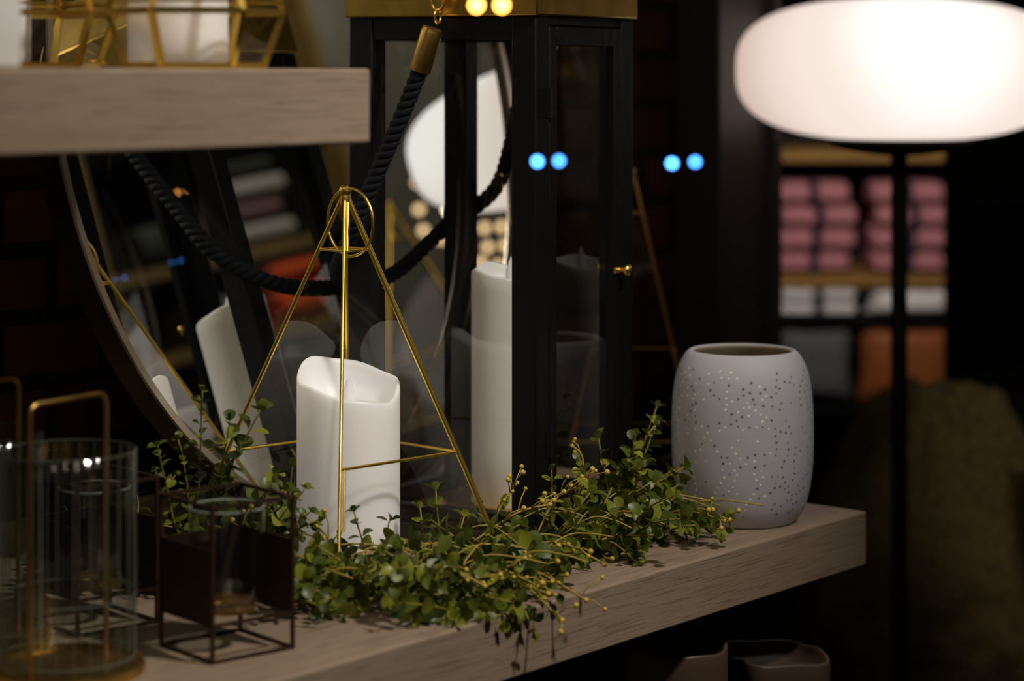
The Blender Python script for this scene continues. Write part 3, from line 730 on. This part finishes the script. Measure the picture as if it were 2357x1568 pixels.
pr = [(0.0001, 0.0), (0.17, 0.0), (0.21, 0.06), (0.232, 0.30), (0.225, 0.50), (0.190, 0.64), (0.145, 0.75), (0.095, 0.83), (0.05, 0.862), (0.0001, 0.868)]
P = [(max(p.x, .0001), max(0, p.z)) for p in cr([(r, 0, z) for r, z in pr], 8)]
b.lathe(P, 130); nv = []
for v in b.v:
    p = Vector(v); k = 1+0.17*noise.noise(p*4+Vector((3, 1, 0)))+0.09*noise.noise(p*13)+0.07*noise.noise(p*50); nv.append((p.x*k, p.y*k, max(0, p.z*(1+0.07*noise.noise(p*6)+0.02*noise.noise(p*40)))))
b.v = nv
M_fur = pm('brown_fur', (0.038, 0.029, 0.014), 1.0, bump=0.6, bscale=120, var=0.4, spec=0.05)
tag(b.build('bean_bag', M_fur, loc=(0.585, 3.12, 0), sharp=180), 'shaggy olive brown fur bean bag on the floor', 'bean bag')

# wall shelving seen in the mirror
wu = thing('wall_shelf', 'tall shop wall shelving with golden boards and textiles', 'shelf', (2.66, 3.30, 0))
for z in (1.05, 1.30, 1.485, 1.80):
    b = MB(); b.box((0, 0, z-0.012), (0.26, 0.62, 0.024)); b.build('shelf_board', M_plyd, wu)
for y in (-.32, .32):
    b = MB(); b.box((0, y, 1.1), (0.26, 0.02, 2.2)); b.build('side_panel', M_plyd, wu)
b = MB(); b.box((0.12, 0, 1.1), (0.01, 0.62, 2.2)); b.build('back_panel', M_dark, wu)
for (y, z, m, s, w_, lb) in [(3.37, 1.485, M_cream, .055, .15, 'folded cream throw'), (3.36, 1.541, M_mau, .045, .13, 'folded mauve throw'), (3.38, 1.587, M_cream, .055, .14, 'folded cream throw'), (3.37, 1.643, M_dk, .04, .12, 'folded dark throw'),
                         (3.42, 1.30, M_red, .09, .13, 'folded orange red throw'), (3.42, 1.391, M_red, .05, .13, 'folded orange red throw'), (3.15, 1.485, M_dk, .10, .16, 'folded dark throw'),
                         (3.22, 1.30, M_greyc, .10, .14, 'folded grey throw'), (3.42, 1.05, M_dk, .12, .14, 'folded dark throw'), (3.20, 1.05, M_cream, .12, .16, 'folded cream throw'), (3.12, 1.80, M_cream, .10, .16, 'folded cream throw'), (3.42, 1.80, M_mau, .10, .16, 'folded mauve throw')]:
    towel('folded_throw', lb+' on wall shelving', (2.62, y, z), w_, 0.20, s, m, rz=pi/2, group='throws on wall shelving', ribbon=False)
# string lights
st = thing('string_lights', 'warm round fairy lights hanging on thin cord', 'lights', (1.9, 3.47, 2.8))
M_bulb = emat('warm_bulb', (1.0, 0.66, 0.34), 2.6); M_bulbw = emat('bright_bulb', (1.0, 0.9, 0.7), 9)
pts = [Vector((1.9, 3.47, 2.8)), Vector((1.9, 3.47, 1.62))]
for (a, c) in [(-.082, .075), (-.055, .046), (-.080, .020), (-.0716, -.022), (-.020, .018), (-.036, -.040), (-.012, -.078), (.042, -.088), (.076, -.095), (.056, -.058), (.090, -.055), (.050, -.020), (.084, -.018)]:
    ar = .97*a+.26*c; cz = -.26*a+.97*c
    pts.append(Vector((1.9-.527*ar, 3.47+.85*ar, 1.373+cz)))
b = MB(); b.tube([p-st.location for p in cr(pts, 5)], 0.0005, 5); b.build('cord', M_blackm, st)
for i, p in enumerate(pts[2:]):
    b = MB(); b.sphere(p-st.location, 0.0085, 14); b.build('bulb', M_bulbw if i == 4 else M_bulb, st)

# ------------------------------------------------------------------ lights
def spot(name, loc, tgt, power, col, size=60, blend=0.6, rad=0.03):
    l = bpy.data.lights.new(name, 'SPOT'); l.energy = power; l.color = col; l.spot_size = math.radians(size); l.spot_blend = blend; l.shadow_soft_size = rad
    o = bpy.data.objects.new(name, l); COL.objects.link(o); o.location = loc
    o.rotation_euler = (Vector(tgt)-Vector(loc)).to_track_quat('-Z', 'Y').to_euler(); return o
spot('ceiling_spot_key', (0.95, 1.00, 2.6), (-0.17, 1.70, 1.06), 110, (1.0, 0.92, 0.82), 42, 0.9, 0.07)
spot('candle_fill_spot', (0.30, 0.30, 2.2), (-0.13, 1.83, 1.00), 34, (1.0, 0.95, 0.90), 9, 0.7, 0.10)  # added narrow fill to brighten the pillar candle
spot('wall_fill_spot', (1.7, 3.2, 2.7), (2.7, 3.5, 1.5), 36, (1.0, 0.93, 0.82), 95, 0.8, 0.1)  # added fill for the wall and shelving that the mirror shows
spot('shop_fill_spot', (0.60, 3.65, 1.55), (0.70, 4.5, 0.88), 20, (1.0, 0.87, 0.80), 55, 0.8, 0.06)  # added unseen fill in mid-air for the towels and cushions
spot('bag_fill_spot', (0.85, 2.4, 2.6), (0.58, 3.05, 0.70), 13, (1.0, 0.8, 0.55), 26, 0.8, 0.06)  # extra fill added to lift the bean bag out of the dark
spot('plinth_fill_spot', (1.05, 1.6, 2.6), (0.88, 2.73, 1.15), 100, (1.0, 0.85, 0.6), 18, 0.6, 0.06)  # added fill so the terrarium on the tall plinth shows in the mirror
l = bpy.data.lights.new('soft_fill_area', 'AREA'); l.energy = 5.5; l.color = (1, 0.85, 0.6); l.size = 0.7  # added soft warm fill, gives the brass something to reflect
o = bpy.data.objects.new('soft_fill_area', l); COL.objects.link(o); o.location = (-0.35, 0.75, 2.4)
o.rotation_euler = (Vector((-0.2, 1.7, 1.0))-Vector(o.location)).to_track_quat('-Z', 'Y').to_euler()
w = bpy.data.worlds.new('World'); SC.world = w; w.use_nodes = True
w.node_tree.nodes['Background'].inputs[0].default_value = (0.008, 0.008, 0.011, 1)
w.node_tree.nodes['Background'].inputs[1].default_value = 1.0

# ------------------------------------------------------------------ camera
cam = bpy.data.cameras.new('camera'); co = bpy.data.objects.new('camera', cam); COL.objects.link(co)
co.location = (0, 0, 1.30); co.rotation_euler = (pi/2, 0, 0)
cam.sensor_width = 36; cam.lens = 80; cam.shift_y = -0.2656; cam.clip_start = 0.05
cam.dof.use_dof = True; cam.dof.focus_distance = 1.84; cam.dof.aperture_fstop = 3.9; cam.dof.aperture_blades = 0
SC.camera = co
